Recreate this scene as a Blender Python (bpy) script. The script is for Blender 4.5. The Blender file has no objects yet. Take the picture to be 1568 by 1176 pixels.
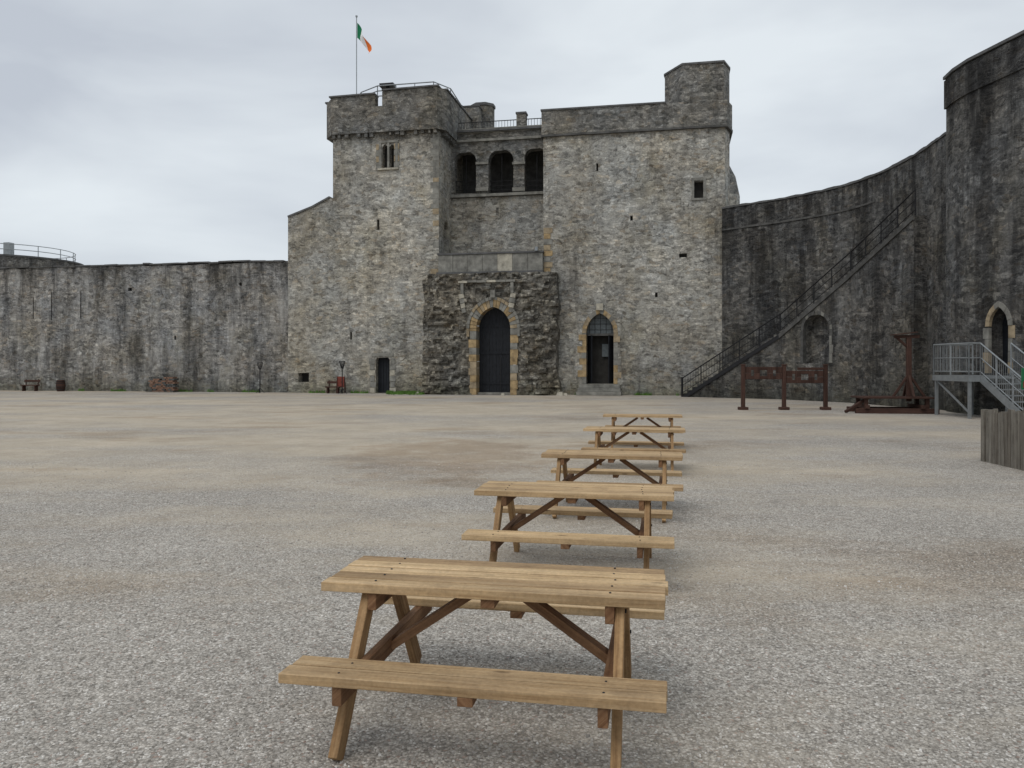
import bpy, bmesh, math, random
from mathutils import Vector, Matrix, noise
random.seed(7)
R=random.random
def RU(a,b): return a+(b-a)*R()
S=bpy.context.scene
COL=S.collection
F=1230.0; CX=784.0; HY=559.0; CH=1.85
# ---------------------------------------------------------------- materials
class NT:
    def __init__(s,name):
        s.m=bpy.data.materials.new(name); s.m.use_nodes=True
        s.t=s.m.node_tree; s.n=s.t.nodes; s.l=s.t.links
        s.b=s.n['Principled BSDF']; s.b.inputs['Roughness'].default_value=.9
        s.b.inputs['Specular IOR Level'].default_value=.25
    def new(s,ty,**kw):
        x=s.n.new(ty)
        for k,v in kw.items(): setattr(x,k,v)
        return x
    def put(s,node,key,val):
        if isinstance(val,bpy.types.NodeSocket): s.l.new(val,node.inputs[key])
        else: node.inputs[key].default_value=val
    def noise(s,vec,scale,detail=4,rough=.55):
        x=s.new('ShaderNodeTexNoise'); s.put(x,'Vector',vec); s.put(x,'Scale',scale); s.put(x,'Detail',detail); s.put(x,'Roughness',rough)
        return x.outputs['Fac']
    def noisec(s,vec,scale,detail=2):
        x=s.new('ShaderNodeTexNoise'); s.put(x,'Vector',vec); s.put(x,'Scale',scale); s.put(x,'Detail',detail)
        return x.outputs['Color']
    def ramp(s,fac,stops,interp='LINEAR'):
        x=s.new('ShaderNodeValToRGB'); s.put(x,'Fac',fac); r=x.color_ramp; r.interpolation=interp
        while len(r.elements)<len(stops): r.elements.new(.5)
        for e,(p,c) in zip(r.elements,stops):
            e.position=p; e.color=c if len(c)==4 else (*c,1)
        return x.outputs['Color']
    def mix(s,fac,a,b,mode='MIX'):
        x=s.new('ShaderNodeMix',data_type='RGBA',blend_type=mode)
        s.put(x,0,fac); s.put(x,6,a); s.put(x,7,b); return x.outputs[2]
    def math(s,op,a,b=0.0):
        x=s.new('ShaderNodeMath',operation=op); s.put(x,0,a); s.put(x,1,b); return x.outputs[0]
    def vmath(s,op,a,b):
        x=s.new('ShaderNodeVectorMath',operation=op); s.put(x,0,a); s.put(x,1,b); return x.outputs[0]
    def scalev(s,a,k):
        return s.vmath('MULTIPLY',a,(k[0],k[1],k[2]))
    def pos(s): return s.new('ShaderNodeNewGeometry').outputs['Position']
    def uv(s): return s.new('ShaderNodeTexCoord').outputs['UV']
    def sep(s,v):
        x=s.new('ShaderNodeSeparateXYZ'); s.put(x,0,v); return x.outputs
    def maprange(s,v,a,b,c=0.,d=1.):
        x=s.new('ShaderNodeMapRange'); s.put(x,0,v); s.put(x,1,a); s.put(x,2,b); s.put(x,3,c); s.put(x,4,d); return x.outputs[0]
    def bump(s,h,strength,dist):
        x=s.new('ShaderNodeBump'); s.put(x,'Height',h); s.put(x,'Strength',strength); s.put(x,'Distance',dist)
        s.l.new(x.outputs[0],s.b.inputs['Normal'])
    def col(s,c): s.put(s.b,'Base Color',c)
def g(v): return (v,v,v,1)
def masonry(name,stones,mortar,stain=(.34,.33,.32,1),stain_lo=.52,stain_hi=.72,top_z=None,bw=.40,rh=.17,wav=.20,pale=.35,base_dark=True,bigc=.28,gain=1.0):
    t=NT(name); uv=t.uv(); P=t.pos()
    stones=[(a*gain,b*gain,c*gain,1) for a,b,c,_ in stones]; mortar=tuple(min(.8,x*gain) for x in mortar[:3])+(1,)
    n1=t.noisec(P,.7,3); n2=t.noisec(P,4.5,3)
    d=t.vmath('SUBTRACT',n1,(.5,.5,.5)); d=t.scalev(d,(1.3,wav*3.0,0))
    d2=t.scalev(t.vmath('SUBTRACT',n2,(.5,.5,.5)),(.22,.19,0))
    v=t.vmath('ADD',t.vmath('ADD',uv,d),d2)
    def brick(w,h,off):
        b=t.new('ShaderNodeTexBrick'); t.put(b,'Vector',v); t.put(b,'Color1',g(0)); t.put(b,'Color2',g(1)); t.put(b,'Mortar',g(.5))
        t.put(b,'Scale',1); t.put(b,'Mortar Size',.017); t.put(b,'Mortar Smooth',.4); t.put(b,'Brick Width',w); t.put(b,'Row Height',h)
        b.offset=off; b.squash=.65; b.squash_frequency=3
        return b.outputs
    a=brick(bw,rh,.43); c=brick(bw*.58,rh*.66,.37)
    sel=t.ramp(t.noise(P,1.1,3),[(.47,g(0)),(.53,g(1))])
    val=t.mix(sel,a['Color'],c['Color']); fac=t.mix(sel,a['Fac'],c['Fac'])
    vo=t.new('ShaderNodeTexVoronoi'); t.put(vo,'Vector',t.scalev(v,(3.3,6.2,1))); t.put(vo,'Scale',1.0)
    vs=t.sep(vo.outputs['Color'])[0]
    val=t.mix(.55,val,vs)
    n=len(stones)
    colr=t.ramp(val,[(.15+.7*i/(n-1),s) for i,s in enumerate(stones)])
    big=t.noise(P,.16,5,.62)
    colr=t.mix(1,colr,t.ramp(big,[(.3,(1-bigc,1-bigc,1-bigc,1)),(.5,g(1)),(.7,(1+bigc,1+bigc*.97,1+bigc*.9,1))]),'MULTIPLY')
    hue=t.noise(t.vmath('ADD',P,(31,7,2)),.45,4,.6)
    colr=t.mix(1,colr,t.ramp(hue,[(.35,(.95,.985,1.04,1)),(.65,(1.06,1.0,.92,1))]),'MULTIPLY')
    wb=t.sep(vo.outputs['Color'])[1]
    colr=t.mix(t.ramp(wb,[(.90,g(0)),(.93,g(.4))]),colr,t.mix(1,colr,(.88,.70,.50,1),'MULTIPLY'))
    med=t.noise(P,1.7,5,.7)
    colr=t.mix(1,colr,t.ramp(med,[(.3,g(.68)),(.5,g(1)),(.72,g(1.25))]),'MULTIPLY')
    fine=t.noise(P,11,4,.75)
    colr=t.mix(1,colr,t.ramp(fine,[(.3,g(.62)),(.7,g(1.36))]),'MULTIPLY')
    mm=t.math('MULTIPLY',fac,t.maprange(med,.35,.6,.05,.7))
    colr=t.mix(mm,colr,mortar)
    pw=t.noise(t.scalev(P,(.7,.7,.25)),1.1,6,.7)
    pc=tuple(min(.75,x*1.3) for x in mortar[:3])+(1,)
    colr=t.mix(t.math('MULTIPLY',t.ramp(pw,[(.53,g(0)),(.68,g(1))]),pale),colr,t.mix(.35,pc,colr))
    z=t.sep(P)[2]
    og=t.noise(t.vmath('ADD',t.scalev(P,(.5,.5,.35)),(17,3,8)),1.0,6,.68)
    og=t.math('ADD',og,t.maprange(z,5,0,0,.09))
    colr=t.mix(t.ramp(og,[(.50,g(0)),(.66,g(.7))]),colr,t.mix(1,colr,(.76,.72,.62,1),'MULTIPLY'))
    st=t.noise(t.vmath('ADD',t.scalev(P,(.85,.85,.12)),(5,3,1)),1.2,6,.72)
    sf=t.ramp(st,[(stain_lo,g(0)),(stain_hi,g(1))])
    colr=t.mix(t.math('MULTIPLY',sf,.85),colr,t.mix(1,colr,stain,'MULTIPLY'))
    bl=t.noise(t.vmath('ADD',P,(9,2,14)),.9,6,.75)
    colr=t.mix(t.math('MULTIPLY',t.ramp(bl,[(.60,g(0)),(.69,g(1))]),.6),colr,t.mix(1,colr,(.4,.38,.35,1),'MULTIPLY'))
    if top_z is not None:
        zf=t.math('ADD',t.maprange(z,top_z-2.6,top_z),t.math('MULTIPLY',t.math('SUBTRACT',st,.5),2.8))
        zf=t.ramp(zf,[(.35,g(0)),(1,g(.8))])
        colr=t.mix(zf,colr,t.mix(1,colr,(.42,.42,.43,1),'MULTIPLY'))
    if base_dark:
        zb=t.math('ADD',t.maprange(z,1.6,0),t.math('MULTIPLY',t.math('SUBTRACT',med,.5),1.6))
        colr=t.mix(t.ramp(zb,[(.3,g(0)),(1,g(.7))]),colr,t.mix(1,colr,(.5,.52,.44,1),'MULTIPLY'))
    t.col(colr)
    h=t.math('ADD',t.math('MULTIPLY',t.math('SUBTRACT',1.0,fac),.6),t.math('ADD',t.math('MULTIPLY',fine,.9),t.math('MULTIPLY',val,.7)))
    t.bump(h,1.0,.06)
    return t.m
M={}
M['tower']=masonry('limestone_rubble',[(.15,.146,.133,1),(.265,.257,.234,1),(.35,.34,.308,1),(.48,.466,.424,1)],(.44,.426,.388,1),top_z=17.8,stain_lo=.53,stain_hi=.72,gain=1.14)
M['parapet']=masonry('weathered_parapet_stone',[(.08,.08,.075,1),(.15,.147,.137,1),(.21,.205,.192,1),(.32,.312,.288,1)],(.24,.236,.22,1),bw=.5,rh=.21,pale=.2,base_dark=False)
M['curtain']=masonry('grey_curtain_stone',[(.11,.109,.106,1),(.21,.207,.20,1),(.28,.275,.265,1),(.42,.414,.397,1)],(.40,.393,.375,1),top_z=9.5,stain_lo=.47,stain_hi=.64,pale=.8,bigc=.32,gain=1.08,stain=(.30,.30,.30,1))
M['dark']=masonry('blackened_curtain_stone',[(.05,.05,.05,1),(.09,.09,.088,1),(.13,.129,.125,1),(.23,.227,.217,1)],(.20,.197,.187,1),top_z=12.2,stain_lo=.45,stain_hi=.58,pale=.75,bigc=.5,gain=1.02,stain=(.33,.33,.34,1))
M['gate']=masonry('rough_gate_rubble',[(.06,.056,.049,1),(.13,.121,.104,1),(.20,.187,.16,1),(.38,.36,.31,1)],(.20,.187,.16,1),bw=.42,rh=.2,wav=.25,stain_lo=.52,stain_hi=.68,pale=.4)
def simple(name,c,rough=.85,var=.3,sc=6,metal=0,bump=.2):
    t=NT(name); P=t.pos(); n=t.noise(P,sc,5,.65)
    t.col(t.mix(1,(*c,1),t.ramp(n,[(.3,g(1-var)),(.7,g(1+var))]),'MULTIPLY'))
    t.b.inputs['Roughness'].default_value=rough; t.b.inputs['Metallic'].default_value=metal
    if bump: t.bump(n,bump,.02)
    return t.m
M['ochre']=simple('ochre_sandstone',(.33,.24,.13),var=.5,sc=2.8,bump=.5)
M['buff']=simple('buff_sandstone',(.30,.24,.16),var=.45,sc=2.8,bump=.5)
M['ashlar']=simple('pale_ashlar',(.37,.345,.285),var=.4,sc=3,bump=.5)
M['coping']=simple('coping_slate',(.10,.10,.10),var=.35,sc=2)
M['ledge']=simple('grey_ledge_stone',(.20,.195,.175),var=.45,sc=2.5,bump=.5)
M['dledge']=simple('dark_ledge_stone',(.085,.084,.08),var=.45,sc=2.5,bump=.5)
M['gatewood']=simple('black_painted_oak',(.012,.014,.018),.6,.4,5)
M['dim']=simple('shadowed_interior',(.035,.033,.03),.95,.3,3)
M['iron']=simple('dark_iron',(.03,.03,.032),.5,.2,8,metal=.6,bump=0)
M['steel']=simple('galvanised_steel',(.30,.32,.33),.45,.15,5,metal=.5,bump=0)
M['glass']=simple('leaded_glass',(.10,.115,.12),.3,.3,9,bump=.1)
M['redboard']=simple('red_painted_board',(.20,.05,.035),.7,.3,6)
M['brick']=simple('red_brick',(.20,.12,.085),.9,.45,9)
M['flag_g']=simple('flag_green',(.01,.16,.07),.8,.1,3,bump=0)
M['flag_w']=simple('flag_white',(.78,.78,.78),.8,.05,3,bump=0)
M['flag_o']=simple('flag_orange',(.75,.17,.03),.8,.1,3,bump=0)
M['signgreen']=simple('green_sign_paint',(.02,.14,.06),.5,.1,3,bump=0)
def wood(name,light,mid,dark,vary=1):
    t=NT(name); uv=t.uv()
    v=t.scalev(uv,(1.3,38,1)); n=t.noise(v,1.0,7,.68)
    w=t.scalev(uv,(.9,7,1)); n2=t.noise(w,1.0,3,.5)
    c=t.ramp(n,[(.30,dark),(.44,mid),(.62,light)])
    c=t.mix(1,c,t.ramp(n2,[(.3,g(.78)),(.7,g(1.2))]),'MULTIPLY')
    pb=t.noise(t.scalev(uv,(.06,.9,1)),1.0,1,.5)
    c=t.mix(1,c,t.ramp(pb,[(.35,(.74,.70,.67,1)),(.65,(1.15,1.16,1.17,1))]),'MULTIPLY')
    P=t.pos(); dirt=t.noise(P,5,6,.7)
    c=t.mix(t.ramp(dirt,[(.46,g(0)),(.70,g(.6))]),c,t.mix(1,c,(.60,.58,.58,1),'MULTIPLY'))
    sp=t.noise(P,55,3,.6)
    c=t.mix(1,c,t.ramp(sp,[(.3,g(.86)),(.7,g(1.12))]),'MULTIPLY')
    vo=t.new('ShaderNodeTexVoronoi'); t.put(vo,'Vector',t.scalev(uv,(2.3,8,1))); t.put(vo,'Scale',1.0)
    k=t.ramp(vo.outputs['Distance'],[(.05,g(1)),(.12,g(0))])
    c=t.mix(t.math('MULTIPLY',k,.7),c,tuple(x*.3 for x in dark[:3])+(1,))
    t.col(c); t.b.inputs['Roughness'].default_value=.75
    t.bump(n,.5,.004); return t.m
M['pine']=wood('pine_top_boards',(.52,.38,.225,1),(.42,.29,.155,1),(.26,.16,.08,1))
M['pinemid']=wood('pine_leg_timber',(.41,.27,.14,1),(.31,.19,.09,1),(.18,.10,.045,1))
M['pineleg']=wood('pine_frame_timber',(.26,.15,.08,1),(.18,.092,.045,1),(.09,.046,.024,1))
M['oldwood']=wood('weathered_timber',(.22,.205,.175,1),(.155,.14,.115,1),(.065,.057,.048,1))
M['darkwood']=wood('red_brown_timber',(.085,.045,.033,1),(.055,.028,.021,1),(.028,.015,.012,1))
def ground_mat():
    t=NT('gravel_surface'); P=t.pos(); s=t.sep(P)
    Pd=t.vmath('ADD',P,t.scalev(t.noisec(P,30,1),(.015,.015,0)))
    vo=t.new('ShaderNodeTexVoronoi'); t.put(vo,'Vector',Pd); t.put(vo,'Scale',66.0)
    cell=t.sep(vo.outputs['Color'])
    c=t.ramp(cell[0],[(0,(.25,.232,.207,1)),(.3,(.425,.40,.362,1)),(.8,(.55,.523,.477,1)),(1,(.76,.74,.70,1))])
    vo2=t.new('ShaderNodeTexVoronoi'); t.put(vo2,'Vector',Pd); t.put(vo2,'Scale',190.0)
    c=t.mix(1,c,t.ramp(t.sep(vo2.outputs['Color'])[1],[(0,g(.78)),(1,g(1.2))]),'MULTIPLY')
    c=t.mix(1,c,t.ramp(vo.outputs['Distance'],[(.3,g(1)),(.7,g(.64))]),'MULTIPLY')
    c=t.mix(1,c,t.ramp(t.noise(P,9,5,.75),[(.3,g(.79)),(.7,g(1.18))]),'MULTIPLY')
    c=t.mix(t.ramp(cell[1],[(.97,g(0)),(.975,g(.55))]),c,(.30,.19,.15,1))
    n=t.noise(t.scalev(P,(.09,.20,1)),1,6,.65)
    yy=t.maprange(s[1],5,17); yy2=t.maprange(s[1],50,36,.3,1)
    xx=t.maprange(s[0],9,-2,.45,1)
    m=t.math('MULTIPLY',t.math('MULTIPLY',yy,yy2),xx)
    f=t.math('ADD',n,t.math('MULTIPLY',m,.16))
    sand=t.ramp(t.noise(P,1.4,6,.75),[(.3,(.44,.375,.285,1)),(.7,(.58,.515,.41,1))])
    sf=t.ramp(f,[(.50,g(0)),(.68,g(.68))])
    c=t.mix(sf,c,sand)
    n3=t.noise(t.vmath('ADD',t.scalev(P,(.17,.34,1)),(11,4,0)),1,6,.72)
    c=t.mix(t.math('MULTIPLY',t.ramp(n3,[(.53,g(0)),(.66,g(.7))]),t.maprange(s[1],3,9,.45,1)),c,t.mix(1,c,(.73,.645,.555,1),'MULTIPLY'))
    dx=t.math('DIVIDE',t.math('SUBTRACT',s[0],-1.2),2.4); dy=t.math('DIVIDE',t.math('SUBTRACT',s[1],16.5),4.2)
    rr=t.math('ADD',t.math('MULTIPLY',dx,dx),t.math('MULTIPLY',dy,dy))
    rr=t.math('ADD',rr,t.math('MULTIPLY',t.math('SUBTRACT',t.noise(P,.8,6,.75),.5),4.4))
    c=t.mix(t.ramp(rr,[(.2,g(.6)),(1.6,g(0))]),c,t.mix(1,c,(.70,.60,.51,1),'MULTIPLY'))
    n4=t.noise(P,.45,6,.7)
    c=t.mix(1,c,t.ramp(n4,[(.3,g(.84)),(.7,g(1.1))]),'MULTIPLY')
    c=t.mix(1,c,(.93,.905,.88,1),'MULTIPLY')
    t.col(c)
    h=t.math('ADD',t.math('MULTIPLY',vo.outputs['Distance'],-.8),t.noise(P,3,4,.6))
    t.bump(h,.55,.013); return t.m
M['ground']=ground_mat()
def pebm():
    t=NT('loose_pebbles'); P=t.pos()
    vo=t.new('ShaderNodeTexVoronoi'); t.put(vo,'Vector',P); t.put(vo,'Scale',22.0)
    t.col(t.ramp(t.sep(vo.outputs['Color'])[0],[(0,(.22,.205,.185,1)),(.5,(.42,.395,.36,1)),(.88,(.52,.495,.455,1)),(1,(.72,.70,.67,1))])); return t.m
M['pebble']=pebm()
M['grass']=simple('grass_blades',(.09,.18,.035),.8,.5,3,bump=0)
# ---------------------------------------------------------------- mesh builder
def link(o,parent=None):
    COL.objects.link(o)
    if parent: o.parent=parent
    return o
def empty(name,loc=(0,0,0),rz=0,parent=None):
    e=bpy.data.objects.new(name,None); e.location=loc; e.rotation_euler=(0,0,rz); e.empty_display_size=.5
    return link(e,parent)
class MB:
    def __init__(s): s.v=[];s.f=[];s.m=[];s.uv=[]
    def face(s,idx,mat,uv=None):
        s.f.append(tuple(idx)); s.m.append(mat); s.uv.append(uv)
    def hexa(s,p,mat,lc=None):
        b=len(s.v); s.v+= [tuple(x) for x in p]
        off=(RU(0,40),RU(0,40))
        for q in ((0,3,2,1),(4,5,6,7),(0,1,5,4),(1,2,6,5),(2,3,7,6),(3,0,4,7)):
            uv=None
            if lc: uv=[(lc[i][0]+off[0],lc[i][1]+lc[i][2]+off[1]) for i in q]
            s.face([b+i for i in q],mat,uv)
    def box(s,c,size,mat,rot=None,wood=False):
        hx,hy,hz=[x/2 for x in size]; L=[(-hx,-hy,-hz),(hx,-hy,-hz),(hx,hy,-hz),(-hx,hy,-hz),(-hx,-hy,hz),(hx,-hy,hz),(hx,hy,hz),(-hx,hy,hz)]
        c=Vector(c); r=rot if rot else Matrix.Identity(3)
        lc=None
        if wood:
            a=max(range(3),key=lambda i:size[i]); o=[i for i in range(3) if i!=a]
            lc=[(l[a],l[o[0]],l[o[1]]) for l in L]
        s.hexa([c+r@Vector(l) for l in L],mat,lc)
    def beam(s,p,q,w,h,mat,up=(0,0,1),wood=True):
        p=Vector(p);q=Vector(q);d=q-p;x=d.normalized();u=Vector(up)
        y=u.cross(x)
        if y.length<1e-4: y=Vector((0,1,0)).cross(x)
        y.normalize(); z=x.cross(y)
        r=Matrix((x,y,z)).transposed()
        s.box((p+q)/2,(d.length,w,h),mat,r,wood)
    def tube(s,p,q,r,mat,n=6):
        p=Vector(p);q=Vector(q);x=(q-p).normalized();y=x.orthogonal().normalized();z=x.cross(y);b=len(s.v)
        for c in (p,q):
            for i in range(n):
                a=2*math.pi*i/n; s.v.append(tuple(c+r*(math.cos(a)*y+math.sin(a)*z)))
        for i in range(n): s.face([b+i,b+(i+1)%n,b+n+(i+1)%n,b+n+i],mat)
        s.face([b+i for i in range(n)][::-1],mat); s.face([b+n+i for i in range(n)],mat)
    def prism(s,poly,z0,z1,mat,top=None):
        b=len(s.v);n=len(poly);top=top or poly
        s.v+=[(x,y,z0) for x,y in poly]; s.v+=[(x,y,z1) for x,y in top]
        acc=0
        for i in range(n):
            j=(i+1)%n; L=math.dist(poly[i],poly[j])
            s.face([b+i,b+j,b+n+j,b+n+i],mat,[(acc,z0),(acc+L,z0),(acc+L,z1),(acc,z1)]); acc+=L
        s.face([b+i for i in range(n)][::-1],mat)
        s.face([b+n+i for i in range(n)],mat)
    def obj(s,name,parent=None,bevel=0,matrix=None,smooth=False):
        me=bpy.data.meshes.new(name); me.from_pydata(s.v,[],s.f)
        used=sorted(set(s.m)); mp={k:i for i,k in enumerate(used)}
        for k in used: me.materials.append(M[k])
        for p,k in zip(me.polygons,s.m): p.material_index=mp[k]; p.use_smooth=smooth
        uvl=me.uv_layers.new(name='UVMap')
        for p,u in zip(me.polygons,s.uv):
            if u is None:
                nrm=p.normal
                if abs(nrm.z)>.7: uu=[(me.vertices[i].co.x,me.vertices[i].co.y) for i in p.vertices]
                else:
                    tx=Vector((-nrm.y,nrm.x,0)).normalized()
                    if abs(tx.x)>abs(tx.y):
                        if tx.x<0: tx=-tx
                    uu=[(me.vertices[i].co.dot(tx),me.vertices[i].co.z) for i in p.vertices]
            else: uu=u
            for li,c in zip(p.loop_indices,uu): uvl.data[li].uv=c
        bm=bmesh.new(); bm.from_mesh(me); bmesh.ops.recalc_face_normals(bm,faces=bm.faces); bm.to_mesh(me); bm.free()
        o=bpy.data.objects.new(name,me)
        if matrix: o.matrix_local=matrix
        link(o,parent)
        if bevel:
            m=o.modifiers.new('bevel','BEVEL'); m.width=bevel; m.segments=1; m.limit_method='ANGLE'
        return o
def panel(name,outline,holes,y0,y1,mat,parent=None,matrix=None):
    cu=bpy.data.curves.new(name,'CURVE'); cu.dimensions='2D'; cu.fill_mode='BOTH'; cu.extrude=(y1-y0)/2
    for pts in [outline]+list(holes):
        sp=cu.splines.new('POLY'); sp.points.add(len(pts)-1)
        for q,(a,b) in zip(sp.points,pts): q.co=(a,b,0,1)
        sp.use_cyclic_u=True
    o=bpy.data.objects.new('tmp',cu); COL.objects.link(o); bpy.context.view_layer.update()
    me=bpy.data.meshes.new_from_object(o.evaluated_get(bpy.context.evaluated_depsgraph_get()))
    bpy.data.objects.remove(o)
    mb=MB(); mb.v=[(v.co.x,(y0+y1)/2+v.co.z,v.co.y) for v in me.vertices]
    for p in me.polygons: mb.face(list(p.vertices),mat)
    b=bmesh.new()
    ob=mb.obj(name,parent,matrix=matrix)
    b.from_mesh(ob.data); bmesh.ops.remove_doubles(b,verts=b.verts,dist=1e-4); bmesh.ops.recalc_face_normals(b,faces=b.faces); b.to_mesh(ob.data); b.free()
    return ob
# ---------------------------------------------------------------- survey frame of the gatehouse front
TH=math.atan(.2); C_,S_=math.cos(TH),math.sin(TH); OY=50.8
def dep(px,w):
    k=(px-CX)/F; return (w+OY*C_)/(C_+S_*k)
def fu(px,w=0):
    k=(px-CX)/F; Y=dep(px,w); return k*Y*C_-(Y-OY)*S_
def fz(px,py,w=0): return CH+(HY-py)/F*dep(px,w)
def P2(px,py,w=0): return (fu(px,w),fz(px,py,w))
def arch(cu,a,zb,zs,za,n=8):
    h=za-zs; Rr=(a*a+h*h)/(2*a); pts=[(cu-a,zb),(cu+a,zb)]
    A=math.asin(min(1,h/Rr))
    right=[(cu+a-Rr+Rr*math.cos(A*i/n),zs+Rr*math.sin(A*i/n)) for i in range(n+1)]
    left=[(2*cu-x,z) for x,z in right[::-1]][1:]
    return pts+right+left
def rect(u0,u1,z0,z1): return [(u0,z0),(u1,z0),(u1,z1),(u0,z1)]
castle=empty('stone_castle_gatehouse',(0,OY,0),-TH)
def jag(pts,step=.5,amp=.05):
    out=[]
    for (a,b),(c,d) in zip(pts[:-1],pts[1:]):
        n=max(1,int(math.dist((a,b),(c,d))/step))
        for i in range(n):
            t=i/n; out.append((a+(c-a)*t,b+(d-b)*t+(RU(-amp,amp) if i else 0)))
    out.append(pts[-1]); return out
# ---- left tower
uL0=fu(441);uL1=fu(510);uL2=fu(672)
zP0=17.0; zP1=19.55
lan1=arch(fu(589.5),.20,fz(589,257),fz(589,228),fz(589,221)); lan2=arch(fu(600.5),.20,fz(600,257),fz(600,228),fz(600,221))
sdoor=arch(fu(586),.48,.02,2.1,2.35)
sw=rect(fu(457),fu(473),fz(465,585),fz(465,571))
slits=[rect(fu(577),fu(581),fz(580,352),fz(580,336)),rect(fu(536),fu(539),fz(536,520),fz(536,508))]
out=[(uL0,-.3)]+[(uL0,0)]+jag([P2(441,333),P2(478,318),P2(505,303)],.5,.05)+[(uL1,fz(510,303)),(uL1,zP0),(uL2,zP0),(uL2,-.3)]
panel('left_tower_front_wall',out,[lan1,lan2,sdoor,sw]+slits,0,1.0,'tower',castle)
mb=MB()
mb.prism([(uL1-.45,1.01),(uL2-.8,1.01),(uL2-.8,9),(uL1-.45,9)],0,zP0,'tower')
mb.prism([(uL1-.001,.02),(uL1-.001,1.0),(uL1-.45,1.0)],fz(510,303)-.5,zP0,'tower')
mb.prism([(uL0+.02,1.01),(uL1-.46,1.01),(uL1-.46,5),(uL0+.02,5)],0,fz(441,333)-.05,'tower')
mb.obj('left_tower_body',castle)
mb=MB(); sh=[P2(441,333),P2(478,318),P2(505,303)]
for (a,b),(c,d) in zip(sh[:-1],sh[1:]): mb.beam((a,.45,b+.05),(c,.45,d+.05),1.05,.12,'coping',wood=False)
mb.obj('shoulder_coping',castle)
side=Matrix(((0,-1,0,0),(1,0,0,0),(0,0,1,0),(0,0,0,1)))
def sidepanel(name,u,outline,holes,th,mat):
    m=Matrix.Translation((u,0,0))@side
    return panel(name,outline,holes,0,th,mat,castle,m)
zb=fz(682,385,1.5)
sidepanel('left_tower_side_wall',uL2,rect(1.002,9,0,zP0),[arch(1.75,.55,zb,zb+1.5,zb+2.0)],.78,'tower')
mb=MB()
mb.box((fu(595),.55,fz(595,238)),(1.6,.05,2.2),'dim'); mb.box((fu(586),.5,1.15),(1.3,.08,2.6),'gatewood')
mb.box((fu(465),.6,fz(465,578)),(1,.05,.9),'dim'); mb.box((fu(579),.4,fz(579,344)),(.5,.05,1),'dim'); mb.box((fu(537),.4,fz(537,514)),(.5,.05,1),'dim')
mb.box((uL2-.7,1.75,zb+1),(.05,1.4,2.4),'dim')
for i in range(5): mb.box((fu(586)-.38+.19*i,.44,1.15),(.17,.03,2.4),'gatewood')
mb.obj('door_leaf_and_dark_backs',castle)  # door boards, plus near-black sheets whose colour stands in for unlit interiors
mb=MB()
for dx in (-.56,0,.56): mb.box((fu(595)+dx,-.02,fz(595,238)),(.17 if dx else .13,.10,1.75),'ledge')
mb.box((fu(595),-.02,fz(595,217)),(1.35,.14,.14),'ledge'); mb.box((fu(595),-.05,fz(595,259)),(1.4,.2,.12),'ashlar')
for k,(pa_,pb_) in enumerate(((575,585),(604,611))):
    for i in range(4): mb.box(((fu(pa_)+fu(pb_))/2,-.01,fz(590,253)+.40*i),(.35,.06,.36),'buff' if i%2 else 'ledge')
for i in range(6):
    mb.box((fu(571)+RU(-.04,.04)-.02,-.01,.2+.38*i),(.3+.12*(i%2),.06,.34),'ledge' if i%3 else 'ashlar'); mb.box((fu(601)+.02,-.01,.2+.38*i),(.3+.12*((i+1)%2),.06,.34),'ledge' if i%3 else 'ashlar')
mb.box((fu(586),-.02,2.52),(1.5,.08,.22),'ledge')
z=.3
i=0
while z<16.6:
    h=RU(.28,.42)
    if not (8<z<12 and R()<.6): mb.box((uL2-.2-.08*(i%2),-.004,z+h/2),(.40+.16*(i%2)-.003,.02,h-.02),'ledge' if R()<.75 else 'buff')
    z+=h; i+=1
mb.obj('dressed_stone_trim',castle)
nz=fz(582,165); n0,n1=fu(577),fu(588)
panel('left_tower_parapet',[(uL1,zP0-.001),(uL2,zP0-.001)]+[(uL2,zP1+.15)]+[(n1,zP1+.05),(n1,nz),(n0,nz),(n0,zP1-.1),(uL1,zP1-.15)],[],-.35,.25,'parapet',castle)
mb=MB()
mb.prism([(uL1-.002,-.33),(uL1-.002,.6),(uL1-.72,.6)],zP0,zP1-.2,'parapet')
mb.prism([(uL2+.002,-.33),(uL2+.45,.25),(uL2+.002,.25)],zP0,zP1+.1,'parapet')
mb.prism([(uL1-.72,.602),(uL2+.45,.252),(uL2+.45,9.4),(uL1-.72,9.4)],zP0,nz-.02,'parapet')
mb.prism([(uL2-.1,.253),(uL2+.45,.253),(uL2+.45,9.4),(uL2-.1,9.4)],nz,zP1+.05,'parapet')
mb.prism([(uL1-.72,.603),(uL1-.2,.603),(uL1-.2,9.4),(uL1-.72,9.4)],nz,zP1-.2,'parapet')
n=17
for i in range(n):
    if i in (3,7,8,12): continue
    u=uL1+.15+(uL2-uL1-.3)*i/(n-1)+RU(-.09,.09); mb.box((u,-.15,zP0-.12),(RU(.12,.26),.29,RU(.14,.30)),'parapet')
for i in range(14): mb.box((uL2+.2,.6+.62*i+RU(-.08,.08),zP0-.12),(.34,.2,.24),'parapet')
mb.box(((uL2+n1)/2+.05,-.05,zP1+.16),(uL2-n1+.1,.8,.10),'coping',Matrix.Rotation(-.012,3,'Y'))
mb.box(((uL1+n0)/2-.05,-.05,zP1-.07),(n0-uL1+.1,.8,.10),'coping',Matrix.Rotation(-.012,3,'Y'))
mb.box((uL2+.22,4.8,zP1+.11),(.62,9.2,.10),'coping')
mb.box((uL1-.4,4.8,zP1-.13),(.8,8.6,.10),'coping')
tu,tw=fu(740,8.5),8.5
oc=lambda r:[(tu+r*math.cos(a*math.pi/4+.39),tw+r*math.sin(a*math.pi/4+.39)) for a in range(8)]
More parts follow.
